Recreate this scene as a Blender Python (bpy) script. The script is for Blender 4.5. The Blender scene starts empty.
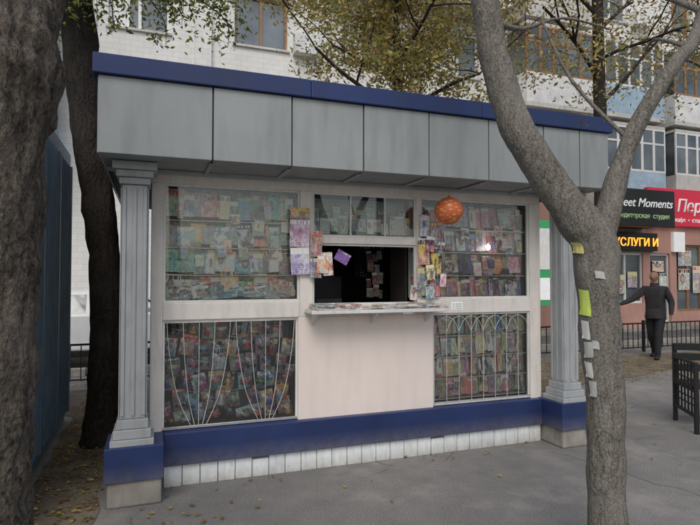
import bpy, bmesh, math, random
from mathutils import Vector, Matrix, noise
R=random.Random(7)
S=bpy.context.scene
S.view_settings.view_transform='Standard'; S.view_settings.look='None'; S.view_settings.exposure=0
COL=S.collection

# ------------------------------------------------------------ materials
class G:
    def __init__(s,name):
        s.m=bpy.data.materials.new(name); s.m.use_nodes=True; s.t=s.m.node_tree
        s.b=s.t.nodes['Principled BSDF']; s.out=s.t.nodes['Material Output']
    def n(s,typ,ins=None,**at):
        nd=s.t.nodes.new(typ)
        for k,v in at.items(): setattr(nd,k,v)
        for k,v in (ins or {}).items():
            if isinstance(v,bpy.types.NodeSocket): s.t.links.new(v,nd.inputs[k])
            else: nd.inputs[k].default_value=v
        return nd
    def math(s,op,a,b=0.0,c=0.0):
        return s.n('ShaderNodeMath',{0:a,1:b,2:c},operation=op).outputs[0]
    def mix(s,f,a,b,blend='MIX'):
        def c(x): return x if isinstance(x,bpy.types.NodeSocket) else (tuple(x)+(1,))[:4]
        return s.n('ShaderNodeMix',{0:f,6:c(a),7:c(b)},data_type='RGBA',blend_type=blend).outputs[2]
    def coord(s,k='Object',scale=(1,1,1)):
        tc=s.n('ShaderNodeTexCoord')
        return s.n('ShaderNodeMapping',{'Vector':tc.outputs[k],'Scale':scale}).outputs[0]
    def noise(s,v,sc,det=4,ro=.55):
        return s.n('ShaderNodeTexNoise',{'Vector':v,'Scale':sc,'Detail':det,'Roughness':ro}).outputs[0]
    def ramp(s,f,stops):
        r=s.n('ShaderNodeValToRGB',{0:f}); e=r.color_ramp.elements
        e[0].position=stops[0][0]; e[0].color=tuple(stops[0][1])+(1,)
        e[1].position=stops[-1][0]; e[1].color=tuple(stops[-1][1])+(1,)
        for p,c in stops[1:-1]:
            x=e.new(p); x.color=tuple(c)+(1,)
        return r.outputs[0]
    def bump(s,h,st=.3,dist=.01):
        s.t.links.new(s.n('ShaderNodeBump',{'Height':h,'Strength':st,'Distance':dist}).outputs[0],s.b.inputs['Normal'])
    def base(s,c,rough=.7,metal=0,spec=.4):
        if isinstance(c,bpy.types.NodeSocket): s.t.links.new(c,s.b.inputs['Base Color'])
        else: s.b.inputs['Base Color'].default_value=tuple(c)+(1,)
        s.b.inputs['Metallic'].default_value=metal
        s.b.inputs['Specular IOR Level'].default_value=spec
        if isinstance(rough,bpy.types.NodeSocket): s.t.links.new(rough,s.b.inputs['Roughness'])
        else: s.b.inputs['Roughness'].default_value=rough

def simple(name,c,rough=.65,var=.18,sc=3,dirt=.25,metal=0,spec=.4,bump=.1,dust=0):
    g=G(name); v=g.coord()
    a=g.noise(v,sc,3); b=g.noise(g.coord('Object',(1,1,.18)),sc*6,3)
    lo=[x*(1-var) for x in c]; hi=[min(1,x*(1+var)) for x in c]
    col=g.ramp(a,[(.3,lo),(.7,hi)])
    dm=g.ramp(b,[(.48,(0,0,0)),(.75,(dirt,)*3)])
    col=g.mix(dm,col,[x*.45+.02 for x in c])
    if dust:   # splashed dust near the pavement
        z=g.n('ShaderNodeSeparateXYZ',{0:v}).outputs[2]
        f=g.math('MULTIPLY',g.math('SUBTRACT',1,g.math('MINIMUM',g.math('MULTIPLY',z,1/dust),1)),g.math('MULTIPLY',g.noise(v,14,3,.7),1.1))
        col=g.mix(g.math('MULTIPLY',f,1.0),col,(.30,.27,.235))
    g.base(col,g.math('MULTIPLY_ADD',a,.25,rough-.12),metal,spec)
    if bump>.2: g.bump(g.noise(v,60,2),bump,.004)
    return g.m

def flat(name,c,rough=.5,emit=0):
    g=G(name); g.base(g.ramp(g.noise(g.coord(),12,2),[(.3,[x*.88 for x in c]),(.7,c)]),rough)
    if emit:
        g.b.inputs['Emission Color'].default_value=tuple(c)+(1,); g.b.inputs['Emission Strength'].default_value=emit
    return g.m

def asphalt(name,lo,hi,crack=1):
    g=G(name); v=g.coord()
    big=g.noise(v,.55,4,.6); med=g.noise(v,5,4,.6); fine=g.noise(v,110,3,.75)
    c=g.ramp(big,[(.3,lo),(.7,hi)])
    c=g.mix(g.ramp(med,[(.42,(0,0,0)),(.72,(.4,)*3)]),c,[x*.72 for x in lo])
    c=g.mix(.7,c,g.ramp(fine,[(.35,(.08,.08,.08)),(.66,(.97,.95,.92))]),'SOFT_LIGHT')
    w=g.n('ShaderNodeMix',{0:.12,4:v,5:g.n('ShaderNodeTexNoise',{'Vector':v,'Scale':1.6,'Detail':4}).outputs[1]},data_type='VECTOR').outputs[1]
    vo=g.n('ShaderNodeTexVoronoi',{'Vector':w,'Scale':.75},feature='DISTANCE_TO_EDGE').outputs[0]
    cr=g.math('MULTIPLY',g.math('LESS_THAN',vo,.004),g.math('GREATER_THAN',g.noise(v,.5,2),.52))
    c=g.mix(g.math('MULTIPLY',cr,.45*crack),c,(.06,.057,.052))
    st=g.ramp(g.noise(v,1.7,5,.7),[(.52,(0,0,0)),(.70,(.5,)*3)])
    c=g.mix(st,c,(.36,.34,.31))
    sp=g.n('ShaderNodeTexVoronoi',{'Vector':v,'Scale':4.5}).outputs[0]
    c=g.mix(g.math('MULTIPLY',g.math('LESS_THAN',sp,.055),.4),c,(.06,.058,.055))
    g.base(c,.88,0,.25); g.bump(g.math('ADD',fine,g.math('MULTIPLY',med,1.3)),.5,.006)
    return g.m

def bark(name,lo,mid,hi,sc=1,st=.9,fur=.5):
    g=G(name); v=g.coord('Object',(1,1,.16)); v2=g.coord('Object',(1,1,.7))
    wv=g.n('ShaderNodeMix',{0:.10,4:v,5:g.n('ShaderNodeTexNoise',{'Vector':v2,'Scale':9.,'Detail':3.}).outputs[1]},data_type='VECTOR').outputs[1]
    n1=g.noise(wv,30*sc,4,.75); n2=g.noise(v2,3.2,3,.6); n3=g.noise(v2,85*sc,3,.7)
    vo=g.n('ShaderNodeTexVoronoi',{'Vector':wv,'Scale':26*sc},feature='DISTANCE_TO_EDGE').outputs[0]
    f=g.math('MINIMUM',g.math('MULTIPLY',vo,4.),1.)
    h=g.math('ADD',g.math('ADD',g.math('MULTIPLY',f,fur*.35),g.math('MULTIPLY',n1,.8)),g.math('MULTIPLY',n3,.35))
    k=.35*fur
    c=g.ramp(h,[(.40+k*.5,lo),(.56+k*.8,mid),(.76+k,hi)])
    c=g.mix(g.ramp(n2,[(.45,(0,0,0)),(.65,(.55,)*3)]),c,[x*.9 for x in hi])
    c=g.mix(.4,c,g.ramp(n3,[(.35,lo),(.65,hi)]))
    g.base(c,.92,0,.15); g.bump(h,st,.022)
    return g.m

def leafmat(name,c,tr=.4):
    g=G(name); 
    col=g.ramp(g.noise(g.coord(),2.2,2),[(.3,[x*.65 for x in c]),(.7,[x*1.3 for x in c])])
    g.base(col,.6,0,.3)
    tl=g.n('ShaderNodeBsdfTranslucent',{'Color':col})
    mx=g.n('ShaderNodeMixShader',{0:tr,1:g.b.outputs[0],2:tl.outputs[0]})
    g.t.links.new(mx.outputs[0],g.out.inputs[0]); return g.m

def glassmat(name,tint=(.96,.98,.975),rough=.02,haze=.02,fk=2.0):
    g=G(name)
    tr=g.n('ShaderNodeBsdfTransparent',{'Color':tint+(1,)})
    gl=g.n('ShaderNodeBsdfGlossy',{'Color':(1,1,1,1),'Roughness':rough})
    fr=g.n('ShaderNodeFresnel',{'IOR':1.5}).outputs[0]
    a=g.n('ShaderNodeMixShader',{0:g.math('MULTIPLY',fr,fk),1:tr.outputs[0],2:gl.outputs[0]})
    df=g.n('ShaderNodeBsdfDiffuse',{'Color':(.6,.62,.6,1)})
    hz=g.math('MULTIPLY',g.noise(g.coord(),2.5,2,.6),haze*2)
    b=g.n('ShaderNodeMixShader',{0:hz,1:a.outputs[0],2:df.outputs[0]})
    g.t.links.new(b.outputs[0],g.out.inputs[0]); return g.m

def brick(name,c1,c2,mortar,w=.25,h=.075,ms=.008,var=.2):
    g=G(name); tc=g.n('ShaderNodeTexCoord').outputs['Object']
    sp=g.n('ShaderNodeSeparateXYZ',{0:tc})
    v=g.n('ShaderNodeCombineXYZ',{0:g.math('ADD',sp.outputs[0],sp.outputs[1]),1:sp.outputs[2]}).outputs[0]
    b=g.n('ShaderNodeTexBrick',{'Vector':v,'Color1':tuple(c1)+(1,),'Color2':tuple(c2)+(1,),'Mortar':tuple(mortar)+(1,),'Scale':1.,'Mortar Size':ms,'Brick Width':w,'Row Height':h})
    st=g.ramp(g.noise(g.coord('Object',(1,1,.3)),.8,4,.65),[(.35,(.66,.65,.62)),(.65,(1,1,1))])
    c=g.mix(var*3,b.outputs[0],st,'MULTIPLY')
    g.base(c,.85,0,.2); return g.m

def covermat(name):
    g=G(name)
    A=g.n('ShaderNodeAttribute',attribute_name='colA').outputs[0]
    B=g.n('ShaderNodeAttribute',attribute_name='colB').outputs[0]
    rn=g.n('ShaderNodeSeparateColor',{0:g.n('ShaderNodeAttribute',attribute_name='rnd').outputs[0]})
    r1,r2,r3=rn.outputs[0],rn.outputs[1],rn.outputs[2]
    uv=g.n('ShaderNodeTexCoord').outputs['UV']; sp=g.n('ShaderNodeSeparateXYZ',{0:uv}); u,v=sp.outputs[0],sp.outputs[1]
    ofs=g.n('ShaderNodeCombineXYZ',{0:g.math('MULTIPLY',r1,40),1:g.math('MULTIPLY',r2,40),2:g.math('MULTIPLY',r3,40)}).outputs[0]
    pv=g.n('ShaderNodeVectorMath',{0:uv,1:ofs},operation='ADD').outputs[0]
    n1=g.noise(pv,2.2,4,.65)
    c=g.mix(g.ramp(n1,[(.44,(0,0,0)),(.58,(1,1,1))]),A,B)
    vc=g.n('ShaderNodeTexVoronoi',{'Vector':pv,'Scale':2.6},distance='CHEBYCHEV').outputs[1]
    bl=g.n('ShaderNodeHueSaturation',{'Color':vc,'Saturation':.7,'Value':.55}).outputs[0]
    c=g.mix(g.math('MULTIPLY',g.math('GREATER_THAN',r2,.65),.6),c,bl)
    n3=g.noise(pv,8,4,.75)
    c=g.mix(.75,c,g.ramp(n3,[(.32,(.06,.06,.07)),(.68,(.92,.91,.88))]),'OVERLAY')
    cx=g.math('MULTIPLY_ADD',r2,.5,.25); cy=g.math('MULTIPLY_ADD',r1,.25,.42)
    dx=g.math('MULTIPLY',g.math('SUBTRACT',u,cx),1.25); dy=g.math('SUBTRACT',v,cy)
    wob=g.math('MULTIPLY_ADD',g.noise(pv,7,3),.08,-.04)
    dd=g.math('ADD',g.math('ADD',g.math('MULTIPLY',dx,dx),g.math('MULTIPLY',dy,dy)),wob)
    on=g.math('GREATER_THAN',r3,.6)
    sz=g.math('MULTIPLY_ADD',r1,.035,.012)
    c=g.mix(g.math('MULTIPLY',g.math('LESS_THAN',dd,g.math('MULTIPLY',sz,2.1)),on),c,g.mix(.75,B,(.04,.025,.015)))
    c=g.mix(g.math('MULTIPLY',g.math('LESS_THAN',dd,sz),on),c,g.ramp(n3,[(.35,(.25,.13,.08)),(.6,(.62,.42,.32))]))
    tn=g.n('ShaderNodeTexNoise',{'Vector':g.n('ShaderNodeVectorMath',{0:pv,1:(9,1,1)},operation='MULTIPLY').outputs[0],'Scale':2.2,'Detail':1.}).outputs[0]
    ln=g.math('GREATER_THAN',g.math('FRACT',g.math('MULTIPLY',v,g.math('MULTIPLY_ADD',r3,8,11))),.5)
    tx=g.math('MULTIPLY',g.math('MULTIPLY',ln,g.math('GREATER_THAN',tn,.53)),g.math('LESS_THAN',v,g.math('MULTIPLY',r1,.5)))
    c=g.mix(g.math('MULTIPLY',tx,.7),c,g.mix(g.math('GREATER_THAN',r2,.5),(.85,.85,.8),(.03,.03,.04)))
    hd=g.math('MULTIPLY',g.math('GREATER_THAN',v,g.math('MULTIPLY_ADD',r2,-.2,.88)),g.math('GREATER_THAN',r3,.35))
    c=g.mix(hd,c,g.mix(g.math('GREATER_THAN',r1,.6),B,(.82,.81,.77)))
    tn2=g.n('ShaderNodeTexNoise',{'Vector':g.n('ShaderNodeVectorMath',{0:pv,1:(7,.8,1)},operation='MULTIPLY').outputs[0],'Scale':2.,'Detail':0.}).outputs[0]
    hb=g.math('MULTIPLY',g.math('MULTIPLY',g.math('GREATER_THAN',v,g.math('MULTIPLY_ADD',r1,-.14,.88)),g.math('LESS_THAN',v,.96)),g.math('GREATER_THAN',tn2,.47))
    tcA=g.mix(g.math('GREATER_THAN',r2,.5),(.03,.03,.04),(.8,.65,.1)); tcB=g.mix(g.math('GREATER_THAN',r2,.6),(.88,.88,.86),(.6,.04,.05))
    c=g.mix(hb,c,g.mix(g.math('GREATER_THAN',g.math('FRACT',g.math('MULTIPLY',r1,7)),.45),tcA,tcB))
    c=g.n('ShaderNodeHueSaturation',{'Color':c,'Saturation':.84}).outputs[0]
    g.base(c,.3,0,.5); return g.m

M={}
M['grey']=simple('grey_composite_panel',(.30,.32,.32),.42,.09,1.2,.45,.1,.5,.03)
M['greydk']=simple('grey_seam',(.06,.065,.07),.7)
M['soffit']=simple('soffit_panel',(.40,.41,.405),.6,.1,2,.3)
M['blue']=simple('blue_paint',(.018,.036,.125),.45,.2,2,.5,0,.45,.05,.30)
M['blueroof']=simple('blue_roof_paint',(.019,.037,.125),.5,.2,1.5,.6,0,.4,.05)
M['cream']=simple('cream_pink_paint',(.80,.70,.65),.6,.04,1.5,.16)
M['frame']=simple('cream_frame_paint',(.75,.705,.66),.55,.06,3,.3)
M['tile']=simple('white_glazed_tile',(.76,.79,.79),.25,.1,6,.4,0,.4,.1,.10)
M['conc']=simple('concrete',(.29,.27,.24),.9,.25,4,.5,0,.2,.5)
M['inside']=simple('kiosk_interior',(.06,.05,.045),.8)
M['shelfback']=simple('display_backboard',(.45,.52,.50),.7,.15,2,.2)
M['toyback']=simple('toy_backboard',(.16,.17,.18),.7,.15,2,.2)
M['white']=simple('white_paint',(.70,.70,.68),.5,.08,5,.3)
M['grille']=simple('grille_paint',(.6,.6,.58),.5,.1,5,.4)
M['column']=simple('column_paint',(.38,.40,.41),.5,.1,3,.5,.1)
M['glass']=glassmat('window_glass')
g=G('dark_window_glass'); g.base(g.ramp(g.noise(g.coord(),.7,3),[(.35,(.03,.04,.05)),(.7,(.16,.19,.21))]),.06,0,1.0); M['glassdk']=g.m
M['asph']=asphalt('pavement_asphalt',(.178,.173,.167),(.25,.242,.232))
M['road']=asphalt('road_asphalt',(.09,.09,.09),(.125,.125,.12),.6)
M['dirt']=simple('packed_dirt',(.17,.14,.105),.95,.35,3,.5,0,.1,.9)
M['bark1']=bark('bark_grey',(.062,.056,.048),(.175,.16,.138),(.31,.29,.255),1.3,.8,.35)
M['bark2']=bark('bark_dark',(.010,.009,.008),(.038,.032,.028),(.075,.064,.055),.9,1,.6)
M['bark3']=bark('bark_brown',(.022,.018,.015),(.09,.074,.060),(.18,.155,.128),.7,1,.7)
M['lg']=leafmat('leaf_green',(.11,.17,.045)); M['ly']=leafmat('leaf_yellow_green',(.34,.35,.09)); M['lb']=leafmat('leaf_brown',(.28,.18,.08)); M['lo']=leafmat('leaf_olive',(.24,.23,.085)); M['lyl']=leafmat('leaf_yellow',(.52,.40,.12))
M['cover']=covermat('magazine_cover')
M['iron']=simple('black_iron',(.018,.018,.02),.5,.2,5,.2,.3)
M['stall']=simple('stall_blue_grey_paint',(.15,.22,.28),.55,.2,3,.4)
M['facade']=brick('pale_tile_facade',(.76,.755,.73),(.71,.705,.69),(.57,.565,.55),.3,.15,.005,.15)
M['brickr']=brick('brown_brick',(.42,.33,.27),(.48,.40,.33),(.50,.47,.43),.25,.08)
M['pinkwall']=simple('salmon_plaster',(.46,.26,.21),.8,.12,1,.3)
M['red']=flat('sign_red',(.62,.025,.06),.4,.15)
M['black']=flat('sign_black',(.014,.014,.014),.35)
M['wood']=simple('brown_wood_frame',(.28,.15,.075),.6,.2,4,.2)
M['bluefr']=simple('blue_window_frame',(.10,.22,.42),.5)
M['txt']=flat('sign_white',(.85,.85,.85),.5,.15)
M['led']=flat('led_orange',(1,.32,.03),.5,2.2)
M['slab']=simple('balcony_concrete',(.52,.51,.48),.85,.15,1.5,.4)

# ------------------------------------------------------------ mesh builder
class MB:
    def __init__(s): s.v=[];s.f=[];s.m=[]
    def add(s,vs,fs,m=0):
        o=len(s.v); s.v+= [tuple(p) for p in vs]
        for f in fs: s.f.append([i+o for i in f]); s.m.append(m)
    def box(s,x0,x1,y0,y1,z0,z1,m=0):
        s.add([(x0,y0,z0),(x1,y0,z0),(x1,y1,z0),(x0,y1,z0),(x0,y0,z1),(x1,y0,z1),(x1,y1,z1),(x0,y1,z1)],
              [(0,3,2,1),(4,5,6,7),(0,1,5,4),(1,2,6,5),(2,3,7,6),(3,0,4,7)],m)
    def obox(s,c,sz,rot,m=0):
        hx,hy,hz=[a/2 for a in sz]; P=[]
        for z in(-hz,hz):
            for x,y in((-hx,-hy),(hx,-hy),(hx,hy),(-hx,hy)): P.append(Vector(c)+rot@Vector((x,y,z)))
        s.add(P,[(0,3,2,1),(4,5,6,7),(0,1,5,4),(1,2,6,5),(2,3,7,6),(3,0,4,7)],m)
    def quad(s,p,m=0): s.add(p,[(0,1,2,3)],m)
    def tube(s,pts,rad,n=8,m=0,jit=0,jsc=3,cap=True,sub=1):
        pts=[Vector(p) for p in pts]
        if not hasattr(rad,'__len__'): rad=[rad]*len(pts)
        if sub>1: # catmull-rom
            P=[];Q=[]
            for i in range(len(pts)-1):
                p0=pts[max(0,i-1)];p1=pts[i];p2=pts[i+1];p3=pts[min(len(pts)-1,i+2)]
                for k in range(sub):
                    t=k/sub
                    P.append(.5*((2*p1)+(p2-p0)*t+(2*p0-5*p1+4*p2-p3)*t*t+(3*p1-p0-3*p2+p3)*t**3)); Q.append(rad[i]*(1-t)+rad[i+1]*t)
            P.append(pts[-1]);Q.append(rad[-1]); pts=P;rad=Q
        up=None; vs=[];fs=[]
        for i,p in enumerate(pts):
            d=(pts[min(i+1,len(pts)-1)]-pts[max(i-1,0)]).normalized()
            if up is None: up=Vector((1,0,0)) if abs(d.x)<.8 else Vector((0,1,0))
            a=(up-d*up.dot(d)).normalized(); b=d.cross(a); up=a
            for k in range(n):
                t=2*math.pi*k/n; q=a*math.cos(t)+b*math.sin(t); r=rad[i]
                if jit:
                    w=(p+q*rad[i]); r*=1+jit*noise.noise(w*jsc)+jit*.5*noise.noise(Vector((w.x*jsc*3.1,w.y*jsc*3.1,w.z*jsc*1.2)))+jit*.25*noise.noise(Vector((w.x*jsc*8,w.y*jsc*8,w.z*jsc*2.5)))
                vs.append(p+q*r)
        for i in range(len(pts)-1):
            for k in range(n):
                k2=(k+1)%n; fs.append((i*n+k,i*n+k2,(i+1)*n+k2,(i+1)*n+k))
        if cap: fs.append(tuple(reversed(range(n)))); fs.append(tuple(range((len(pts)-1)*n,len(pts)*n)))
        s.add(vs,fs,m)
    def ball(s,c,r,m=0,seg=10,rings=7):
        c=Vector(c); r=r if hasattr(r,'__len__') else (r,r,r); vs=[];fs=[]
        for i in range(1,rings):
            t=math.pi*i/rings
            for k in range(seg):
                a=2*math.pi*k/seg; vs.append(c+Vector((r[0]*math.sin(t)*math.cos(a),r[1]*math.sin(t)*math.sin(a),r[2]*math.cos(t))))
        top=len(vs);vs.append(c+Vector((0,0,r[2])));bot=len(vs);vs.append(c-Vector((0,0,r[2])))
        for i in range(rings-2):
            for k in range(seg):
                k2=(k+1)%seg; fs.append((i*seg+k,(i+1)*seg+k,(i+1)*seg+k2,i*seg+k2))
        for k in range(seg):
            k2=(k+1)%seg; fs.append((top,k,k2)); fs.append((bot,(rings-2)*seg+k2,(rings-2)*seg+k))
        s.add(vs,fs,m)
    def obj(s,name,mats,parent=None,bevel=0,smooth=False):
        me=bpy.data.meshes.new(name); me.from_pydata(s.v,[],s.f)
        for m in mats: me.materials.append(m)
        me.polygons.foreach_set('material_index',s.m)
        if smooth: me.polygons.foreach_set('use_smooth',[True]*len(s.f))
        me.update(); o=bpy.data.objects.new(name,me); COL.objects.link(o)
        if parent: o.parent=parent
        if bevel:
            b=o.modifiers.new('b','BEVEL'); b.width=bevel; b.segments=2; b.limit_method='ANGLE'
        return o
def empty(name,loc=(0,0,0),rz=0):
    e=bpy.data.objects.new(name,None); COL.objects.link(e); e.location=loc; e.rotation_euler=(0,0,rz); e.empty_display_size=.2; return e
def text(name,s,loc,size,mat,parent=None,ext=.01,shear=0,align='CENTER',width=None):
    c=bpy.data.curves.new(name,'FONT'); c.body=s; c.size=size; c.extrude=ext; c.align_x=align; c.shear=shear
    c.materials.append(mat); o=bpy.data.objects.new(name,c); COL.objects.link(o)
    o.location=loc; o.rotation_euler=(math.pi/2,0,0)
    if parent: o.parent=parent
    return o

# ------------------------------------------------------------ ground
mb=MB(); mb.quad([(-250,-250,0),(250,-250,0),(250,250,0),(-250,250,0)]); mb.obj('ground',[M['asph']])
mb=MB(); mb.quad([(-120,9.9,.004),(120,9.9,.004),(120,12.2,.004),(-120,12.2,.004)]); mb.obj('road',[M['road']])
mb=MB()
x=-60
while x<60:
    mb.box(x,x+.98,9.76,9.9,0,.12+R.uniform(-.008,.008)); mb.box(x,x+.98,12.2,12.34,0,.12+R.uniform(-.008,.008)); x+=1
mb.obj('road_kerb',[M['conc']],None,.01)
def patch(name,pts,z,mat):
    m=MB(); vs=[]; n=len(pts)
    for i in range(n):
        a=Vector(pts[i]);b=Vector(pts[(i+1)%n]); L=(b-a).length; k=max(1,int(L/.12)); nn=Vector((-(b-a).y,(b-a).x)).normalized()
        for j in range(k):
            p=a+(b-a)*j/k; p=p+nn*.09*noise.noise(Vector((p.x*2.3,p.y*2.3,5))); vs.append((p.x,p.y,z))
    m.add(vs,[tuple(range(len(vs)))]); return m.obj(name,[mat])
patch('dirt_strip',[(-.86,2.6),(-.42,3.4),(-.36,4.0),(-.36,8.6),(-2.5,8.6),(-.86,7.0)],.005,M['dirt'])
patch('dirt_strip',[(5.0,6.2),(9.5,7.2),(12,8.6),(4.2,8.6)],.005,M['dirt'])

def litter(name,regs):
    m=MB()
    for (x0,x1,y0,y1,n) in regs:
        for _ in range(n):
            p=Vector((R.uniform(x0,x1),R.uniform(y0,y1),R.uniform(.010,.02))); s=R.uniform(.012,.03)
            rt=Matrix.Rotation(R.uniform(0,6.28),3,'Z')@Matrix.Rotation(R.uniform(-.5,.5),3,'X')
            m.add([p+rt@Vector(q) for q in((-s,0,0),(0,-s*.5,.006),(s,0,0),(0,s*.5,.006))],[(0,1,2,3)],R.randrange(3))
    m.obj(name,[M['lb'],M['lyl'],M['lo']])
litter('fallen_leaves',[(-.85,-.35,2.8,8.5,1000),(4.8,10,6.2,8.6,1500),(-.35,.6,3.5,4.05,22),(0,3.6,4.2,4.38,24),(-.3,5,1,4,18),(3.9,8,1.5,6,60),(-5,14,8.7,9.7,900)])

# ------------------------------------------------------------ newspaper kiosk
K=empty('newspaper_kiosk')
YW=4.43
m=MB(); T=.07
def fr(x0,x1,z0,z1,mi=0,y0=YW,y1=YW+T): m.box(x0,x1,y0,y1,z0,z1,mi)
fr(-.02,3.64,2.34,2.43); fr(-.02,.07,.40,2.34); fr(3.515,3.64,.40,2.34)
fr(1.163,1.277,1.27,2.34); fr(2.264,2.312,1.27,2.34)
fr(.07,1.163,1.27,1.405); fr(1.277,2.264,1.27,1.365); fr(2.312,3.515,1.27,1.405)
fr(1.277,2.264,1.898,1.958)
m.obj('window_frame',[M['frame']],K,.006)
m=MB(); fr(1.15,2.43,.40,1.27); m.obj('counter_panel',[M['cream']],K,.006)
m=MB()
def sash(x0,x1,z0,z1,w=.018,y0=YW+.018,y1=YW+.045):
    m.box(x0,x0+w,y0,y1,z0,z1);m.box(x1-w,x1,y0,y1,z0,z1);m.box(x0+w,x1-w,y0,y1,z0,z0+w);m.box(x0+w,x1-w,y0,y1,z1-w,z1)
wins=[(.07,1.163,1.405,2.34),(2.312,3.515,1.405,2.34),(1.277,2.264,1.958,2.34),(.07,1.15,.42,1.27),(2.43,3.515,.42,1.27)]
for w in wins: sash(*w)
sash(1.277,2.264,1.365,1.898)
m.box(1.62,1.635,YW+.02,YW+.04,1.976,2.322); m.box(1.95,1.962,YW+.02,YW+.04,1.976,2.322)
m.obj('window_sashes',[M['white']],K,.003)
m=MB()
for x0,x1,z0,z1 in wins: m.quad([(x0,YW+.032,z0),(x1,YW+.032,z0),(x1,YW+.032,z1),(x0,YW+.032,z1)])
m.obj('window_panes',[M['glass']],K)
m=MB(); m.box(.085,3.595,4.365,4.50,.165,.415); m.box(-.31,.083,4.09,4.50,.18,.42); m.box(3.597,3.96,4.09,4.50,.17,.42)
m.box(-.02,3.64,4.51,7.0,.12,.41); m.obj('base_band',[M['blue']],K,.006)
m=MB(); m.box(-.29,.07,4.11,4.49,0,.178); m.box(3.62,3.94,4.11,4.49,0,.168); m.box(.07,3.6,4.45,6.98,0,.12); m.obj('foundation',[M['conc']],K,.015)
m=MB(); x=.09; i=0
while x<3.58:
    w=.135; dy=R.uniform(-.0015,.0015); h=.158 if i not in(5,17) else .14
    m.box(x,x+w-.006,4.395+dy,4.42,.001,h); x+=w; i+=1
m.obj('base_tiles',[M['tile']],K,.002)
m=MB(); m.box(.06,3.62,4.42,4.45,0,.163); m.obj('tile_backing',[M['conc']],K)
m=MB(); m.box(-.02,.03,4.50,6.95,.41,2.43,0); m.box(3.59,3.64,4.50,6.95,.41,2.43,0); m.box(-.02,3.64,6.95,7.0,.41,2.43,0)
m.obj('side_and_back_walls',[M['grey']],K)
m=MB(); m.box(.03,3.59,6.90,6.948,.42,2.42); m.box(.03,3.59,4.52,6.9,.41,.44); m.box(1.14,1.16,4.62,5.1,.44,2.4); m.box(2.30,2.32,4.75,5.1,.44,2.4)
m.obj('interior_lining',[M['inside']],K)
m=MB(); m.box(-.34,3.98,3.925,7.12,2.452,2.94,0); m.obj('canopy_core',[M['greydk']],K)
seams=[-.36,.387,.961,1.535,2.109,2.683,3.257,3.66,4.0]; m=MB()
for a,b in zip(seams,seams[1:]):
    m.box(a+.005,b-.005,3.90+R.uniform(-.003,.003),3.922,2.432,2.952)
    m.box(a+.005,b-.005,3.924,4.425,2.434+R.uniform(-.002,.002),2.449)
y=3.925
while y<7.1:
    m.box(-.362,-.342,y+.004,min(y+.6,7.12)-.004,2.432,2.952); m.box(3.982,4.002,y+.004,min(y+.6,7.12)-.004,2.432,2.952); y+=.6
m.obj('fascia_panels',[M['grey']],K,.004)
m=MB()
for a,b in((-.39,1.10),(1.102,2.60),(2.602,4.03)): m.box(a,b,3.87,7.15,2.956,3.09)
m.obj('blue_roof_edge',[M['blueroof']],K,.006)
m=MB()
for a in seams[1:-1]: m.box(a-.016,a+.016,4.0,4.42,2.418,2.4315)
m.box(-.33,3.97,4.37,4.428,2.405,2.4325); m.obj('soffit_battens',[M['soffit']],K,.003)
for cx in(-.13,3.77):
    m=MB(); cy=4.25
    m.box(cx-.085,cx+.085,cy-.085,cy+.085,.60,2.27)
    for dx in(-.07,-.0,.07):
        m.box(cx+dx-.014,cx+dx+.014,cy-.095,cy-.086,.62,2.25)
        m.box(cx-.095,cx-.086,cy+dx-.014,cy+dx+.014,.62,2.25); m.box(cx+.086,cx+.095,cy+dx-.014,cy+dx+.014,.62,2.25)
    for hw,z0,z1 in((.145,.42,.465),(.125,.467,.53),(.105,.532,.598),(.105,2.272,2.32),(.125,2.322,2.37),(.15,2.372,2.43)):
        m.box(cx-hw,cx+hw,cy-hw,cy+hw,z0,z1)
    m.obj('column',[M['column']],K,.007)
m=MB(); m.box(1.2,2.42,4.19,4.428,1.305,1.335)
for xx in(1.26,1.8,2.34): m.add([(xx,4.25,1.304),(xx,4.427,1.304),(xx,4.427,1.2),(xx+.02,4.25,1.304),(xx+.02,4.427,1.304),(xx+.02,4.427,1.2)],[(0,1,2),(3,5,4),(0,2,5,3)])
m.obj('counter_shelf',[M['white']],K,.004)
m=MB()
def rod(pts,r=.0055,sub=6): m.tube(pts,r,6,0,sub=sub,cap=False)
yb=YW+.008
def fan(x0,x1,z0,z1,n):
    w=(x1-x0)/n
    for i in range(n):
        c=x0+w*(i+.5)
        for k in(-2,-1,0,1,2):
            rod([(c+k*.05*w,yb,z0),(c+k*.15*w,yb,z0+.3*(z1-z0)),(c+k*.21*w,yb,z0+.7*(z1-z0)),(c+k*.23*w,yb,z1)],.0026)
    for h in(.0,1.): m.tube([(x0,yb,z0+h*(z1-z0)+(.01 if h==0 else -.01)),(x1,yb,z0+h*(z1-z0)+(.01 if h==0 else -.01))],.004,6)
fan(.08,1.14,.43,1.26,2)
x0,x1,z0,z1=2.44,3.505,.43,1.26; n=8; w=(x1-x0)/n
for i in range(n+1): rod([(x0+i*w,yb,z0),(x0+i*w,yb,z1)],.0026,1)
for i in range(n-1):
    c=x0+(i+1)*w; rod([(c-w,yb,z1-.16),(c-w*.6,yb,z1-.06),(c,yb,z1-.02),(c+w*.6,yb,z1-.06),(c+w,yb,z1-.16)],.0024)
m.tube([(x0,yb,z0+.02),(x1,yb,z0+.02)],.003,6)
m.obj('window_grilles',[M['grille']],K,0,True)

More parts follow.
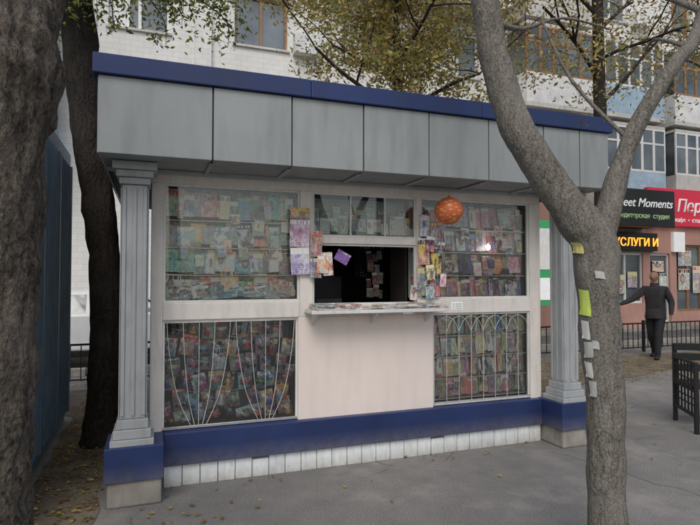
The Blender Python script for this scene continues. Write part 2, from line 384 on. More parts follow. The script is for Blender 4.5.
m=MB()
for i,(x0,x1,z0,z1) in enumerate(((.04,1.14,1.41,2.33),(2.33,3.58,1.41,2.33),(1.18,2.28,1.93,2.33),(.04,1.14,.45,1.26),(2.44,3.58,.45,1.26))):
    m.box(x0,x1,4.735,4.745,z0,z1,1 if i==3 else 0)
m.obj('display_backboards',[M['shelfback'],M['toyback']],K)
rows_ul=[1.42,1.63,1.85,2.07]
m=MB()
for z in rows_ul: m.box(.04,1.138,4.50,4.733,z-.012,z-.006); m.box(2.33,3.585,4.50,4.733,z-.012,z-.006)
for z in(.47,.66,.86,1.06): m.box(2.445,3.585,4.50,4.733,z-.012,z-.006)
m.obj('display_shelves',[M['white']],K)

PAL=[(.6,.05,.05),(.75,.12,.3),(.05,.12,.45),(.08,.35,.5),(.75,.6,.1),(.7,.68,.62),(.08,.3,.15),(.75,.3,.08),(.03,.03,.04),(.3,.55,.65),(.65,.45,.4),(.8,.78,.75),(.15,.45,.38),(.02,.02,.03)]
PALUL=[(.8,.83,.82),(.25,.6,.65),(.14,.5,.42),(.85,.85,.82),(.45,.68,.45),(.8,.5,.15),(.06,.25,.45),(.7,.12,.08),(.8,.7,.3),(.2,.42,.75),(.55,.78,.85),(.04,.06,.1),(.85,.68,.6),(.1,.3,.15),(.8,.82,.78),(.6,.7,.72)]
PALUR=[(.75,.05,.08),(.75,.15,.35),(.85,.78,.72),(.04,.07,.28),(.8,.6,.1),(.35,.6,.7),(.02,.02,.04),(.3,.08,.28),(.8,.45,.45),(.06,.35,.55),(.85,.85,.84),(.1,.3,.1),(.78,.3,.08),(.8,.78,.76)]
PALLR=[(.85,.82,.72),(.6,.66,.5),(.75,.15,.1),(.8,.62,.2),(.1,.32,.55),(.4,.55,.2),(.88,.88,.85),(.04,.04,.06),(.7,.4,.27),(.55,.1,.2),(.8,.8,.76)]
class Mags:
    def __init__(s,pal=None): s.v=[];s.uv=[];s.a=[];s.b=[];s.r=[];s.pal=pal or PAL
    def add(s,c,w,h,tilt=0,lean=0,yaw=0,A=None,B=None,flatz=False):
        rt=Matrix.Rotation(yaw,3,'Z')@Matrix.Rotation(-lean,3,'X')@Matrix.Rotation(tilt,3,'Y')
        for (x,z) in((-w/2,0),(w/2,0),(w/2,h),(-w/2,h)): s.v.append(Vector(c)+rt@Vector((x,0,z)))
        A=A or R.choice(s.pal);B=B or R.choice(s.pal); s.a.append(A);s.b.append(B);s.r.append((R.random(),R.random(),R.random()))
        s.uv+=[(0,0),(1,0),(1,1),(0,1)]
    def obj(s,name,parent=None,pal=None,thick=.003):
        n=len(s.v)//4; me=bpy.data.meshes.new(name); me.from_pydata([tuple(p) for p in s.v],[],[(4*i,4*i+1,4*i+2,4*i+3) for i in range(n)])
        uv=me.uv_layers.new(name='UVMap')
        for i,c in enumerate(s.uv): uv.data[i].uv=c
        for nm,src in(('colA',s.a),('colB',s.b),('rnd',s.r)):
            at=me.attributes.new(nm,'FLOAT_COLOR','CORNER')
            for i in range(n):
                for k in range(4): at.data[4*i+k].color=tuple(src[i])+(1,)
        me.materials.append(M['cover']); o=bpy.data.objects.new(name,me); COL.objects.link(o)
        if parent:o.parent=parent
        sd=o.modifiers.new('s','SOLIDIFY'); sd.thickness=thick; sd.offset=-1
        return o
def rowmags(mg,x0,x1,z,h,wmin,wmax,y=4.60,ov=.8,til=.07,zj=.03):
    x=x0; i=0
    while x<x1-wmin*.7:
        w=R.uniform(wmin,wmax); w=min(w,x1-x)
        mg.add((x+w/2,y+R.uniform(-.016,.016)+.004*(i%3),z+R.uniform(0,zj)),w,h*R.uniform(.75,1.15),R.uniform(-til,til),R.uniform(.03,.16),R.uniform(-.1,.1)); x+=w*R.uniform(ov-.2,ov+.12); i+=1
mg=Mags(PALUL)
for z in rows_ul:
    rowmags(mg,.07,1.14,z,.20,.07,.16,4.535,.85)
    rowmags(mg,.07,1.14,z+.03,.20,.08,.13,4.59,.85); rowmags(mg,.07,1.14,z+.06,.19,.09,.13,4.65,.9)
for k in range(46):
    c=Vector((.10+R.random()*1.02,4.50+R.random()*.015,1.425+R.random()*.03)); mg.add(c,R.uniform(.04,.13),R.uniform(.03,.13),R.uniform(-.25,.25),R.uniform(.1,.4))
for k in range(16): mg.add((R.uniform(.12,1.1),4.505,R.uniform(1.6,2.12)),R.uniform(.05,.10),R.uniform(.08,.15),R.uniform(-.12,.12),.05)
mg.obj('magazines')
mg=Mags(PALUR)
for i,z in enumerate(rows_ul):
    if i==0: rowmags(mg,2.33,3.52,z,.19,.045,.075,4.54,.95,.03,.01)
    else: rowmags(mg,2.33,3.52,z,.20,.07,.14,4.545,.85)
    rowmags(mg,2.33,3.52,z+.03,.20,.07,.11,4.60,.85); rowmags(mg,2.33,3.52,z+.06,.19,.07,.11,4.66,.9)
for k in range(14): mg.add((R.uniform(2.4,3.45),4.51,R.uniform(1.6,2.1)),R.uniform(.05,.10),R.uniform(.08,.15),R.uniform(-.12,.12),.05)
mg.obj('magazines')
mg=Mags(PALLR)
for i,z in enumerate((.47,.66,.86,1.06)):
    rowmags(mg,2.45,3.52,z,.20,.03,.10,4.53,.88,.15); rowmags(mg,2.45,3.52,z+.03,.19,.06,.11,4.59,.85); rowmags(mg,2.45,3.52,z+.05,.18,.06,.11,4.65,.9)
mg.obj('magazines')
mg=Mags([(.55,.64,.57),(.68,.72,.68),(.35,.48,.45),(.6,.52,.4),(.75,.78,.76),(.2,.3,.3)]); rowmags(mg,1.30,2.25,1.99,.16,.06,.10,4.54,1.1); rowmags(mg,1.30,2.25,2.08,.15,.07,.1,4.62,1.3)
mg.obj('magazines')
mg=Mags([(.40,.40,.37),(.3,.08,.08),(.1,.12,.2),(.3,.27,.2)])
for k in range(4): rowmags(mg,2.08,2.26,1.38+.13*k,.11,.04,.07,5.2,1.2)
mg.add((1.5,6.2,1.5),.5,.35,0,0,0,(.12,.12,.12),(.08,.06,.05)); mg.add((2.6,6.4,1.6),.4,.45)
mg.obj('interior_posters')
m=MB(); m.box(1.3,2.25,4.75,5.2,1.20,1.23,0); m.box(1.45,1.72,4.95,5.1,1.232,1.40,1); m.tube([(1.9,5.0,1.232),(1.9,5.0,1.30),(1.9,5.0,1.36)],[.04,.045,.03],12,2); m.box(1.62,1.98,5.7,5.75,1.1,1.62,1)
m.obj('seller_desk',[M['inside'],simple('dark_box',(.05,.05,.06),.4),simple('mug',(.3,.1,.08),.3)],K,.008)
mg=Mags()
def hang(x,z,w,h,y,A,B,t=0): mg.add((x,y,z),w,h,t,R.uniform(-.03,.05),R.uniform(-.15,.15),A,B)
hang(1.155,2.10,.17,.09,4.40,(.8,.6,.05),(.75,.5,.02)); hang(1.15,1.86,.165,.235,4.405,(.6,.5,.6),(.5,.25,.4),.03); hang(1.16,1.63,.16,.225,4.395,(.65,.65,.7),(.45,.35,.65),-.04)
hang(1.29,1.78,.10,.22,4.385,(.75,.1,.08),(.7,.6,.55),.04); hang(1.29,1.60,.10,.17,4.39,(.7,.3,.2),(.1,.2,.5)); hang(1.40,1.62,.09,.20,4.385,(.7,.68,.6),(.5,.1,.1),-.06)
hang(1.345,1.64,.10,.15,4.378,(.8,.3,.1),(.75,.7,.6),.05)
hang(1.55,1.74,.13,.10,4.52,(.25,.12,.6),(.3,.1,.5),.5)
hang(2.33,1.98,.10,.2,4.40,(.65,.65,.68),(.1,.2,.4),.03); hang(2.32,1.72,.11,.24,4.395,(.7,.55,.1),(.5,.1,.1),-.03); hang(2.31,1.44,.11,.26,4.40,(.05,.1,.35),(.7,.5,.4))
hang(2.44,1.90,.10,.22,4.39,(.5,.06,.08),(.7,.65,.6),-.05); hang(2.44,1.64,.11,.24,4.40,(.75,.55,.05),(.03,.03,.03),.04); hang(2.43,1.43,.10,.2,4.395,(.1,.15,.2),(.6,.1,.1))
hang(2.37,1.84,.09,.14,4.375,(.03,.04,.1),(.7,.1,.1),.1); hang(2.38,1.58,.08,.14,4.372,(.1,.1,.3),(.8,.7,.2),-.08); hang(2.49,1.80,.07,.13,4.38,(.05,.05,.08),(.6,.55,.5),.06); hang(2.37,1.41,.09,.13,4.37,(.6,.55,.5),(.1,.3,.4),-.05); hang(2.50,1.52,.06,.12,4.378,(.6,.1,.3),(.8,.8,.7),.1)
hang(2.21,1.40,.07,.13,4.40,(.7,.68,.6),(.3,.1,.1),.1)
mg.obj('hanging_magazines')
mg=Mags(); x=1.24
while x<2.36:
    w=R.uniform(.12,.17)
    for k in range(R.randint(2,5)):
        c=Vector((x+w/2,4.21+R.uniform(-.015,.02),1.345+.009*k)); rz=R.uniform(-.25,.25)
        rt=Matrix.Rotation(rz,3,'Z')@Matrix.Rotation(R.uniform(-.01,.05),3,'X')
        for (a,b) in((-w/2,0),(w/2,0),(w/2,.2),(-w/2,.2)): mg.v.append(c+rt@Vector((a,b,.0)))
        mg.a.append((.72,.7,.65));mg.b.append(R.choice([(.6,.58,.54),(.5,.15,.12),(.3,.35,.4)]));mg.r.append((R.random(),R.random(),R.random()*.3)); mg.uv+=[(0,0),(1,0),(1,1),(0,1)]
    x+=w*.8
mg.obj('newspapers',None,None,.007)
# packaged toys and dolls, lower-left window: header cards, blister packs, dolls, cars, balls
tcol=[(.68,.03,.035),(.03,.08,.42),(.78,.77,.75),(.015,.015,.02),(.04,.40,.36),(.75,.40,.05),(.65,.12,.38),(.12,.38,.65),(.10,.3,.08),(.42,.45,.48),(.70,.45,.34)]
tm=[flat('toy_%d'%i,c,.22) for i,c in enumerate(tcol)]
m=MB(); mg=Mags([(.75,.06,.06),(.06,.15,.5),(.78,.78,.75),(.8,.6,.08),(.06,.35,.25),(.02,.02,.04),(.3,.6,.75),(.8,.8,.8),(.7,.08,.08)])
packs=MB()
for row in range(6):
    for cc in range(9):
        cx=.13+cc*.12+R.uniform(-.03,.03)+(.05 if row%2 else 0); cz=.47+row*.14+R.uniform(-.03,.03); cyy=R.uniform(4.53,4.60)
        if cx>1.1: continue
        tl=R.uniform(-.25,.25); rt=Matrix.Rotation(tl,3,'Y'); C=Vector((cx,cyy,cz))
        w,h=R.uniform(.09,.13),R.uniform(.13,.18)
        mg.add(tuple(C+Vector((0,.035,-.07))),w,h,tl,0,R.uniform(-.1,.1))
        kind=R.random(); a,b=R.choices(range(11),[8,4,4,6,2,3,3,3,2,3,1],k=2)
        def L(x,y,z): return tuple(C+rt@Vector((x,y,z)))
        if kind<.3:      # doll
            m.ball(L(0,0,.055),(.016,.014,.018),10,12,8); m.ball(L(0,.006,.062),(.019,.014,.018),R.choice([5,3,0]),12,8)
            m.tube([L(0,0,.035),L(0,0,.0),L(0,0,-.045)],[.008,.014,.034],12,a,sub=3)
            for s_ in(-1,1): m.tube([L(s_*.012,0,.03),L(s_*.035,-.005,-.01)],.0055,6,10)
        elif kind<.55:   # toy car
            m.obox(L(0,0,-.005),(.085,.03,.022),rt,a); m.obox(L(-.004,0,.014),(.045,.026,.02),rt,a); m.obox(L(-.004,-.0145,.014),(.036,.004,.013),rt,3)
            for s_ in(-1,1): m.tube([L(s_*.026,-.019,-.018),L(s_*.026,.012,-.018)],.013,12,3)
            for q in range(3): m.ball(L(R.uniform(-.04,.04),0,.045+R.uniform(-.01,.01)),.011,b,10,7)
        elif kind<.75:   # net of balls / beads
            for q in range(8): m.ball(L(R.uniform(-.035,.035),R.uniform(-.01,.01),R.uniform(-.05,.045)),R.uniform(.011,.02),R.choice([a,b,R.randrange(9)]),12,8)
        elif kind<.9:    # toy gun or tool shape
            m.obox(L(0,0,.02),(.09,.018,.024),rt,a); m.obox(L(.03,0,-.012),(.02,.016,.045),rt@Matrix.Rotation(.25,3,'Y'),b); m.obox(L(-.01,0,.002),(.02,.012,.014),rt,3)
        else:            # plush
            m.ball(L(0,0,-.02),(.03,.02,.034),a,12,8); m.ball(L(0,0,.03),(.024,.018,.022),a,12,8)
            for s_ in(-1,1): m.ball(L(s_*.02,0,.05),.009,b,8,6); m.ball(L(s_*.028,-.006,-.045),(.013,.012,.014),b,8,6); m.ball(L(s_*.008,-.018,.034),.003,3,6,5)
        # clear bag bulging over it
        n=6; vs=[]
        for j in range(n+1):
            for k in range(n+1):
                u_,v_=k/n-.5,j/n-.5; bul=(1-4*u_*u_)*(1-4*v_*v_)
                vs.append(L(u_*w,-.002-.028*bul+.006*noise.noise(Vector((cx*40+k*1.7,j*1.7,cz*40))),v_*h*.85-.005))
        packs.add(vs,[(j*(n+1)+k,j*(n+1)+k+1,(j+1)*(n+1)+k+1,(j+1)*(n+1)+k) for j in range(n) for k in range(n)])
m.obj('packaged_toys',tm,None,0,False); mg.obj('toy_packages')
packs.obj('toy_plastic_bags',[glassmat('clear_plastic',(.97,.97,.97),.12,.03,1.6)],None,0,True)
# orange patterned balloon
g=G('ball_orange'); vo=g.n('ShaderNodeTexVoronoi',{'Vector':g.coord('Object',(1,1,2.2)),'Scale':20.}).outputs[0]
nn=g.noise(g.coord(),30,2)
g.base(g.mix(g.math('LESS_THAN',g.math('MULTIPLY_ADD',nn,.5,g.math('SUBTRACT',vo,.25)),.30),(.62,.15,.055),(.72,.42,.14)),.45)
m=MB(); m.ball((0,0,0),(.125,.125,.12),0,28,18); m.tube([(0,0,.12),(0,0,.135)],.012,8); m.tube([(0,0,.13),(0,.01,.22)],.0015,5)
o=m.obj('balloon',[g.m],None,0,True); o.location=(2.44,4.16,2.19)
m=MB(); m.box(2.62,2.74,YW-.004,YW-.001,1.30,1.375); nt=m.obj('paper_notice',[M['txt']]); 
for k in range(3): text('line_%d'%k,'информация',(2.68,YW-.006,1.352-.02*k),.016,M['black'],nt,0)
m=MB(); m.box(2.12,2.22,YW-.004,YW-.001,1.275,1.30); m.obj('paper_notice',[M['txt']])
m=MB(); m.ball((0,0,0),(.022,.022,.028),0,14,10); m.tube([(0,0,.025),(0,0,.055)],.012,10,1); m.tube([(0,0,.05),(0,.03,.42)],.002,5,1)
o=m.obj('light_bulb',[flat('bulb_glow',(1,.98,.95),.3,9),M['white']],None,0,True); o.location=(3.07,4.49,1.90)

# ------------------------------------------------------------ trees
def leaf_cloud(mb,clumps,n,size,mats_w,spread=.35):
    for _ in range(n):
        c,r=R.choice(clumps)
        d=Vector((R.gauss(0,1),R.gauss(0,1),R.gauss(0,1)*.8)); p=Vector(c)+d*r*spread*1.3
        s=size*R.uniform(.6,1.25)
        rt=Matrix.Rotation(R.uniform(0,6.28),3,'Z')@Matrix.Rotation(R.uniform(-1.3,1.3),3,'X')@Matrix.Rotation(R.uniform(0,6.28),3,'Y')
        mi=R.choices(range(len(mats_w)),mats_w)[0]
        mb.add([p+rt@Vector(q) for q in((-s,0,0),(-s*.2,-s*.42,s*.1),(s,0,-s*.1),(-s*.1,s*.42,s*.1))],[(0,1,2),(0,2,3)],mi)
def grow(mb,p,d,r,L,depth,tips,up=.15,wob=.35,n=None):
    pts=[p];rad=[r];steps=4;q=p.copy()
    for i in range(steps):
        d=(d+Vector((R.uniform(-wob,wob),R.uniform(-wob,wob),R.uniform(-wob,wob)+up))*.5).normalized(); q=q+d*L/steps; pts.append(q.copy()); rad.append(r*(1-.45*(i+1)/steps))
    mb.tube(pts,rad,7 if depth>1 else 5,0,.1,6,cap=False,sub=2)
    if depth<=1: tips+= [(pts[2],L),(pts[3],L),(pts[4],L)]
    if depth>0:
        for k in range(n or R.randint(2,4)):
            j=R.randint(2,4); a=Vector((R.uniform(-1,1),R.uniform(-1,1),R.uniform(-.2,.9))).normalized()
            grow(mb,pts[j],(d*.6+a*.8).normalized(),rad[j]*.65,L*R.uniform(.6,.8),depth-1,tips,up,wob)
def tree(name,bk,trunks,starts,leafmats,weights,nleaf,lsize,depth=3,L=1.4,clump=.45,jit=.12,up=.15,filt=None,rs=20,jsc=5,extra=None,twigs=None):
    E=empty(name); mb=MB(); tips=[]
    for pts,rad in trunks: mb.tube(pts,rad,rs,0,jit,jsc,sub=10)
    mb.obj('trunk',[bk],E,0,True)
    bb=MB()
    for p,d,r,l in starts: grow(bb,Vector(p),Vector(d).normalized(),r,l,depth,tips,up)
    for pts,rad in (twigs or []): bb.tube(pts,rad,6,0,.1,6,cap=False,sub=4)
    if bb.v: bb.obj('branches',[bk],E,0,True)
    if filt: tips=[t for t in tips if filt(t[0])]
    if nleaf and tips:
        lb=MB(); leaf_cloud(lb,[(t,clump) for t,l in tips],nleaf,lsize,weights)
        if extra: leaf_cloud(lb,extra[0],extra[1],lsize,weights)
        lb.obj('foliage',leafmats,E)
    return E,tips
# foreground right
RAD=[.112,.104,.098,.107,.122,.110,.093,.086,.082,.078]
tr=[([(2.36,2.34,-.05),(2.352,2.339,.2),(2.348,2.341,.9),(2.32,2.351,1.48),(2.307,2.354,1.78),(2.201,2.392,1.95),(2.019,2.459,2.23),(1.872,2.512,2.53),(1.794,2.541,2.81),(1.747,2.558,3.14),(1.6,2.6,4.3)],
     [.13]+RAD[1:]+[.06]),
    ([(2.31,2.36,1.72),(2.385,2.325,2.0),(2.477,2.292,2.31),(2.593,2.25,2.56),(2.749,2.193,2.81),(2.87,2.15,3.0),(3.2,2.1,3.8)],[.09,.063,.049,.044,.04,.037,.03])]
ex=[((R.uniform(1.9,3.6),R.uniform(2.2,3.4),R.uniform(3.0,3.7)),.3) for _ in range(22)]
tw=[([(1.76,2.55,3.05),(2.1,2.7,3.12),(2.5,2.8,3.3),(3.0,2.9,3.35)],[.02,.014,.009,.005]),([(2.80,2.17,2.9),(2.95,2.5,3.1),(3.2,2.8,3.15)],[.016,.01,.005]),([(2.5,2.28,2.36),(2.3,2.5,2.75),(2.25,2.7,3.2)],[.014,.01,.006])]
tree('elm_tree',M['bark1'],tr,[((1.6,2.6,4.3),(-.2,.2,1),.05,1.3),((1.72,2.56,3.6),(.6,.8,.7),.035,1.3),((3.2,2.1,3.8),(.5,.1,1),.03,1.2),((2.9,2.14,3.1),(.2,.9,.7),.02,1.1)],
     [M['lb'],M['lyl'],M['lo']],[3,2,2],900,.026,2,1.2,.35,.15,.1,None,40,5,(ex,300),tw)
# foreground left
tr=[([(-.57,2.33,-.05),(-.57,2.33,.3),(-.565,2.33,.9),(-.555,2.33,1.5),(-.55,2.33,2.0),(-.545,2.33,2.38),(-.6,2.34,2.7),(-.8,2.4,3.4),(-1.0,2.4,4.6)],[.22,.16,.144,.144,.156,.208,.175,.14,.1]),
    ([(-.5,2.33,2.3),(-.42,2.45,2.7),(-.3,2.7,3.3),(-.25,2.9,4.4)],[.12,.06,.05,.04])]
tree('elm_tree',M['bark3'],tr,[((-1,2.4,4.6),(-.3,.3,1),.07,1.5),((-.25,2.9,4.4),(.1,.4,1),.04,1.4),((-.5,2.4,3.4),(-.2,1,.5),.03,1.2)],
     [M['lg'],M['ly'],M['lo']],[3,3,1],1500,.028,2,1.2,.4,.18,.1,None,56,9)
# dark tree behind stall
tr=[([(-.46,5.8,-.05),(-.44,5.8,.3),(-.43,5.8,1.2),(-.47,5.8,2.0),(-.59,5.8,2.9),(-.68,5.8,3.7),(-.75,5.8,4.6),(-.8,5.85,5.8)],[.22,.165,.145,.145,.155,.165,.14,.1])]
tw=[]; ex=[]
for k in range(22):
    X=-1.6+k*.105+R.uniform(-.1,.1); Y=R.uniform(4.7,6.0); Z=3.95+R.uniform(0,.75)+max(0,X-.15)*.3
    ex.append(((X,Y,Z),.3)); ex.append(((X+R.uniform(-.2,.2),Y+R.uniform(-.3,.3),Z+.35),.33))
    tw.append(([(-.75,5.8,4.6),(-.75+(X+.75)*.4,5.8+(Y-5.8)*.4,Z+.55),(X,Y,Z+.15),(X+.06,Y-.05,Z-.2)],[.025,.012,.006,.0025]))
tree('elm_tree',M['bark2'],tr,[((-.74,5.8,4.3),(.8,-.2,.5),.07,1.5),((-.72,5.8,4.1),(.4,-.7,.45),.06,1.4),((-.75,5.8,4.5),(-.8,.2,.6),.06,1.5),((-.8,5.85,5.7),(.1,.2,1),.07,1.6),((-.76,5.8,4.8),(.5,.8,.5),.06,1.4)],
     [M['lg'],M['ly'],M['lo']],[3,5,1.5],5500,.034,3,1.3,.5,.14,.02,None,32,6,(ex,6000),tw)
# autumn tree behind kiosk
tr=[([(3.9,8.2,0),(3.9,8.25,2),(3.95,8.4,4.6),(4.0,8.6,6)],[.2,.12,.09,.07])]
ex=[((4.1+R.gauss(0,.95),R.uniform(8.0,9.3),R.uniform(4.9,7.4)),.5) for _ in range(46)]
tree('autumn_tree',M['bark2'],tr,[((3.95,8.4,4.5),(.9,.2,.4),.045,1.9),((3.95,8.4,4.4),(-.8,.1,.5),.045,1.8),((3.97,8.5,5.2),(.3,-.6,.6),.035,1.6),((4,8.6,6),(0,.1,1),.05,1.8),((3.95,8.4,5),(-.5,.6,.6),.035,1.7),((3.95,8.4,5.5),(.7,.6,.6),.035,1.7)],
     [M['lb'],M['lo'],M['lyl'],M['ly']],[3.5,3,2.2,3.2],9500,.052,3,1.8,.6,.12,.0,lambda p:4.5<p.z<8.5 and p.x>2.0,20,5,(ex,9500))
# right background trees
tr=[([(9.4,9.4,0),(9.42,9.4,3),(9.4,9.4,6),(9.35,9.4,9),(9.3,9.4,11)],[.22,.15,.13,.11,.07])]
ex=[((R.uniform(6.8,12.5),R.uniform(8.6,10.2),R.uniform(5.6,8.6)),.6) for _ in range(44)]
tree('autumn_tree',M['bark2'],tr,[((9.4,9.4,5.5),(.9,-.2,.7),.05,2.4),((9.4,9.4,6),(-.8,-.3,.6),.05,2.3),((9.4,9.4,7.2),(.8,.3,.7),.05,2.2),((9.4,9.4,7.5),(-.8,.1,.7),.05,2.2),((9.35,9.4,8.8),(.2,-.5,1),.05,2.0),((9.35,9.4,6.5),(.3,-.9,.4),.04,2.0)],
     [M['lb'],M['lo'],M['lyl'],M['ly']],[4,3,2,1.3],6500,.05,3,2.2,.75,.12,.02,lambda p:4.9<p.z<10.5,20,5,(ex,3600))
tr=[([(15.6,10.2,0),(15.5,10.2,3),(15.6,10.2,7)],[.2,.16,.12])]
tree('autumn_tree',M['bark2'],tr,[((15.6,10.2,6.8),(.5,-.2,1),.08,2.4),((15.5,10.2,5.8),(-.7,-.2,.7),.06,2.3)],
     [M['lb'],M['lo'],M['lyl']],[4,3,1.5],4000,.06,3,2.2,.8,.12,.05,lambda p:p.z>6)
# street trees on the near side of the square (seen in the window reflections)
for X,Y in((-6,-7),(0.5,-8),(7,-7.5)):
    tree('street_tree',M['bark2'],[([(X,Y,0),(X+.1,Y,2.5),(X,Y,5)],[.22,.17,.12])],[((X,Y,4.5),(.6,.2,.6),.07,1.8),((X,Y,4.8),(-.6,.1,.7),.07,1.8),((X,Y,5),(0,-.3,1),.07,1.8)],[M['lo'],M['lb'],M['ly']],[3,2,2],2500,.11,2,1.8,.9,.1,.1)

# flyers on elm trunk
fm=[flat('flyer_yellow_green',(.58,.72,.14)),flat('flyer_white',(.66,.66,.63)),flat('flyer_yellow',(.68,.60,.22)),flat('flyer_grey',(.5,.5,.47))]
ax=[(Vector(p),r) for p,r in zip([(2.352,2.339,.2),(2.348,2.341,.9),(2.32,2.351,1.48),(2.307,2.354,1.78),(2.201,2.392,1.95)],RAD[1:6])]
def axis(z):
    for (a,ra),(b,rb) in zip(ax,ax[1:]):
        if a.z<=z<=b.z: t=(z-a.z)/(b.z-a.z); return a.lerp(b,t),ra+(rb-ra)*t
    return ax[-1]
tocam=math.atan2(-2.34,-2.34)
for i,(z,h,ang,w,mi) in enumerate([(1.40,.14,-.70,.075,0),(1.74,.06,-.80,.08,2),(1.27,.10,-.70,.05,1),(1.165,.085,-.60,.055,3),(1.06,.085,-.70,.05,1),(.955,.085,-.55,.045,3),(1.60,.04,.15,.045,3),(1.22,.045,-.2,.03,3)]):
    m=MB(); n=8; vs=[]; sk_=R.uniform(-.06,.06)
    for j in range(6):
        zz=z+h*(j/5); c,r=axis(zz)
        for k in range(n+1):
            a=tocam+ang+(k/n-.5)*w/r+sk_*(j/5-.5); q=Vector((math.cos(a),math.sin(a),0)); p=c+q*r; J=.15
            rr=r*(1+J*noise.noise(p*5)+J*.5*noise.noise(Vector((p.x*15.5,p.y*15.5,p.z*6)))+J*.25*noise.noise(Vector((p.x*40,p.y*40,p.z*12.5))))+.005+(.006 if (k in(0,n) and j==0) else 0)
            vs.append((c.x+q.x*rr,c.y+q.y*rr,zz+k*.002*sk_*10))
    m.add(vs,[(j*(n+1)+k,j*(n+1)+k+1,(j+1)*(n+1)+k+1,(j+1)*(n+1)+k) for j in range(5) for k in range(n)])
    m.obj('paper_flyer',[fm[mi]])

# ------------------------------------------------------------ metal stall on the left
E=empty('metal_stall'); m=MB()
m.box(-3.0,-.92,3.6,6.8,0,.12,0); m.box(-3.0,-.90,3.55,6.85,2.85,3.0,0); m.box(-2.95,-.98,3.65,6.75,.12,2.85,1)
y=3.62
while y<6.8: m.box(-.93,-.87,y,y+.06,.12,2.85,0); y+=.78
for z in(.5,1.45,2.4): m.box(-.925,-.895,3.64,6.78,z,z+.035,0)
y=3.7
while y<6.75: m.box(-.90,-.878,y,y+.018,.13,2.84,0); y+=.1
m.obj('stall_body',[M['stall'],simple('stall_panel',(.07,.10,.13),.5)],E,.004)

# ------------------------------------------------------------ low iron fence
m=MB(); x=-8
while x<26:
    m.box(x,x+.05,8.86,8.91,0,.68)
    for k in range(1,14):
        xx=x+k*.143; m.box(xx,xx+.014,8.878,8.892,.08,.62)
    m.tube([(x+.05,8.885,.1),(x+2,8.885,.1)],.014,6); m.box(x+.05,x+2,8.87,8.90,.60,.63)
    x+=2
m.obj('iron_fence',[M['iron']])

# ------------------------------------------------------------ bench
E=empty('park_bench',(5.22,4.02,0),math.atan2(-.52,.85)); m=MB()
for X in(0,1.7):
    for yy in(0,.56): m.box(X,X+.04,yy,yy+.04,0,.70 if yy==0 else .86)
    m.box(X,X+.04,.0,.60,.702,.73); m.box(X+.005,X+.035,.04,.56,.16,.19); m.box(X+.005,X+.035,.04,.56,.42,.45)
    for k in range(1,6): m.box(X+.012,X+.028,.04+k*.087,.055+k*.087,.19,.42); m.box(X+.012,X+.028,.04+k*.087,.055+k*.087,.45,.70)
    for z in(.27,.34,.53,.61): m.box(X+.013,X+.027,.04,.56,z,z+.014)
m.obj('iron_ends',[M['iron']],E,.003); m=MB()
for k in range(5): m.box(-.01,1.75,.05+k*.1,.13+k*.1,.452,.478)
for z in(.56,.68,.79): m.box(-.0,1.74,.535,.558,z,z+.08)
m.obj('slats',[M['iron']],E,.004)

E=empty('advertising_stand'); m=MB(); m.box(6.3,7.3,8.0,8.12,1.1,2.65,0); m.box(6.36,7.24,7.99,7.999,1.75,2.5,1); m.box(6.45,6.52,8.03,8.09,0,1.1,2); m.box(7.08,7.15,8.03,8.09,0,1.1,2); m.box(6.36,7.24,7.99,7.999,1.2,1.6,2)
m.obj('panel',[flat('ad_green',(.05,.38,.14)),M['white'],M['txt']],E,.01)

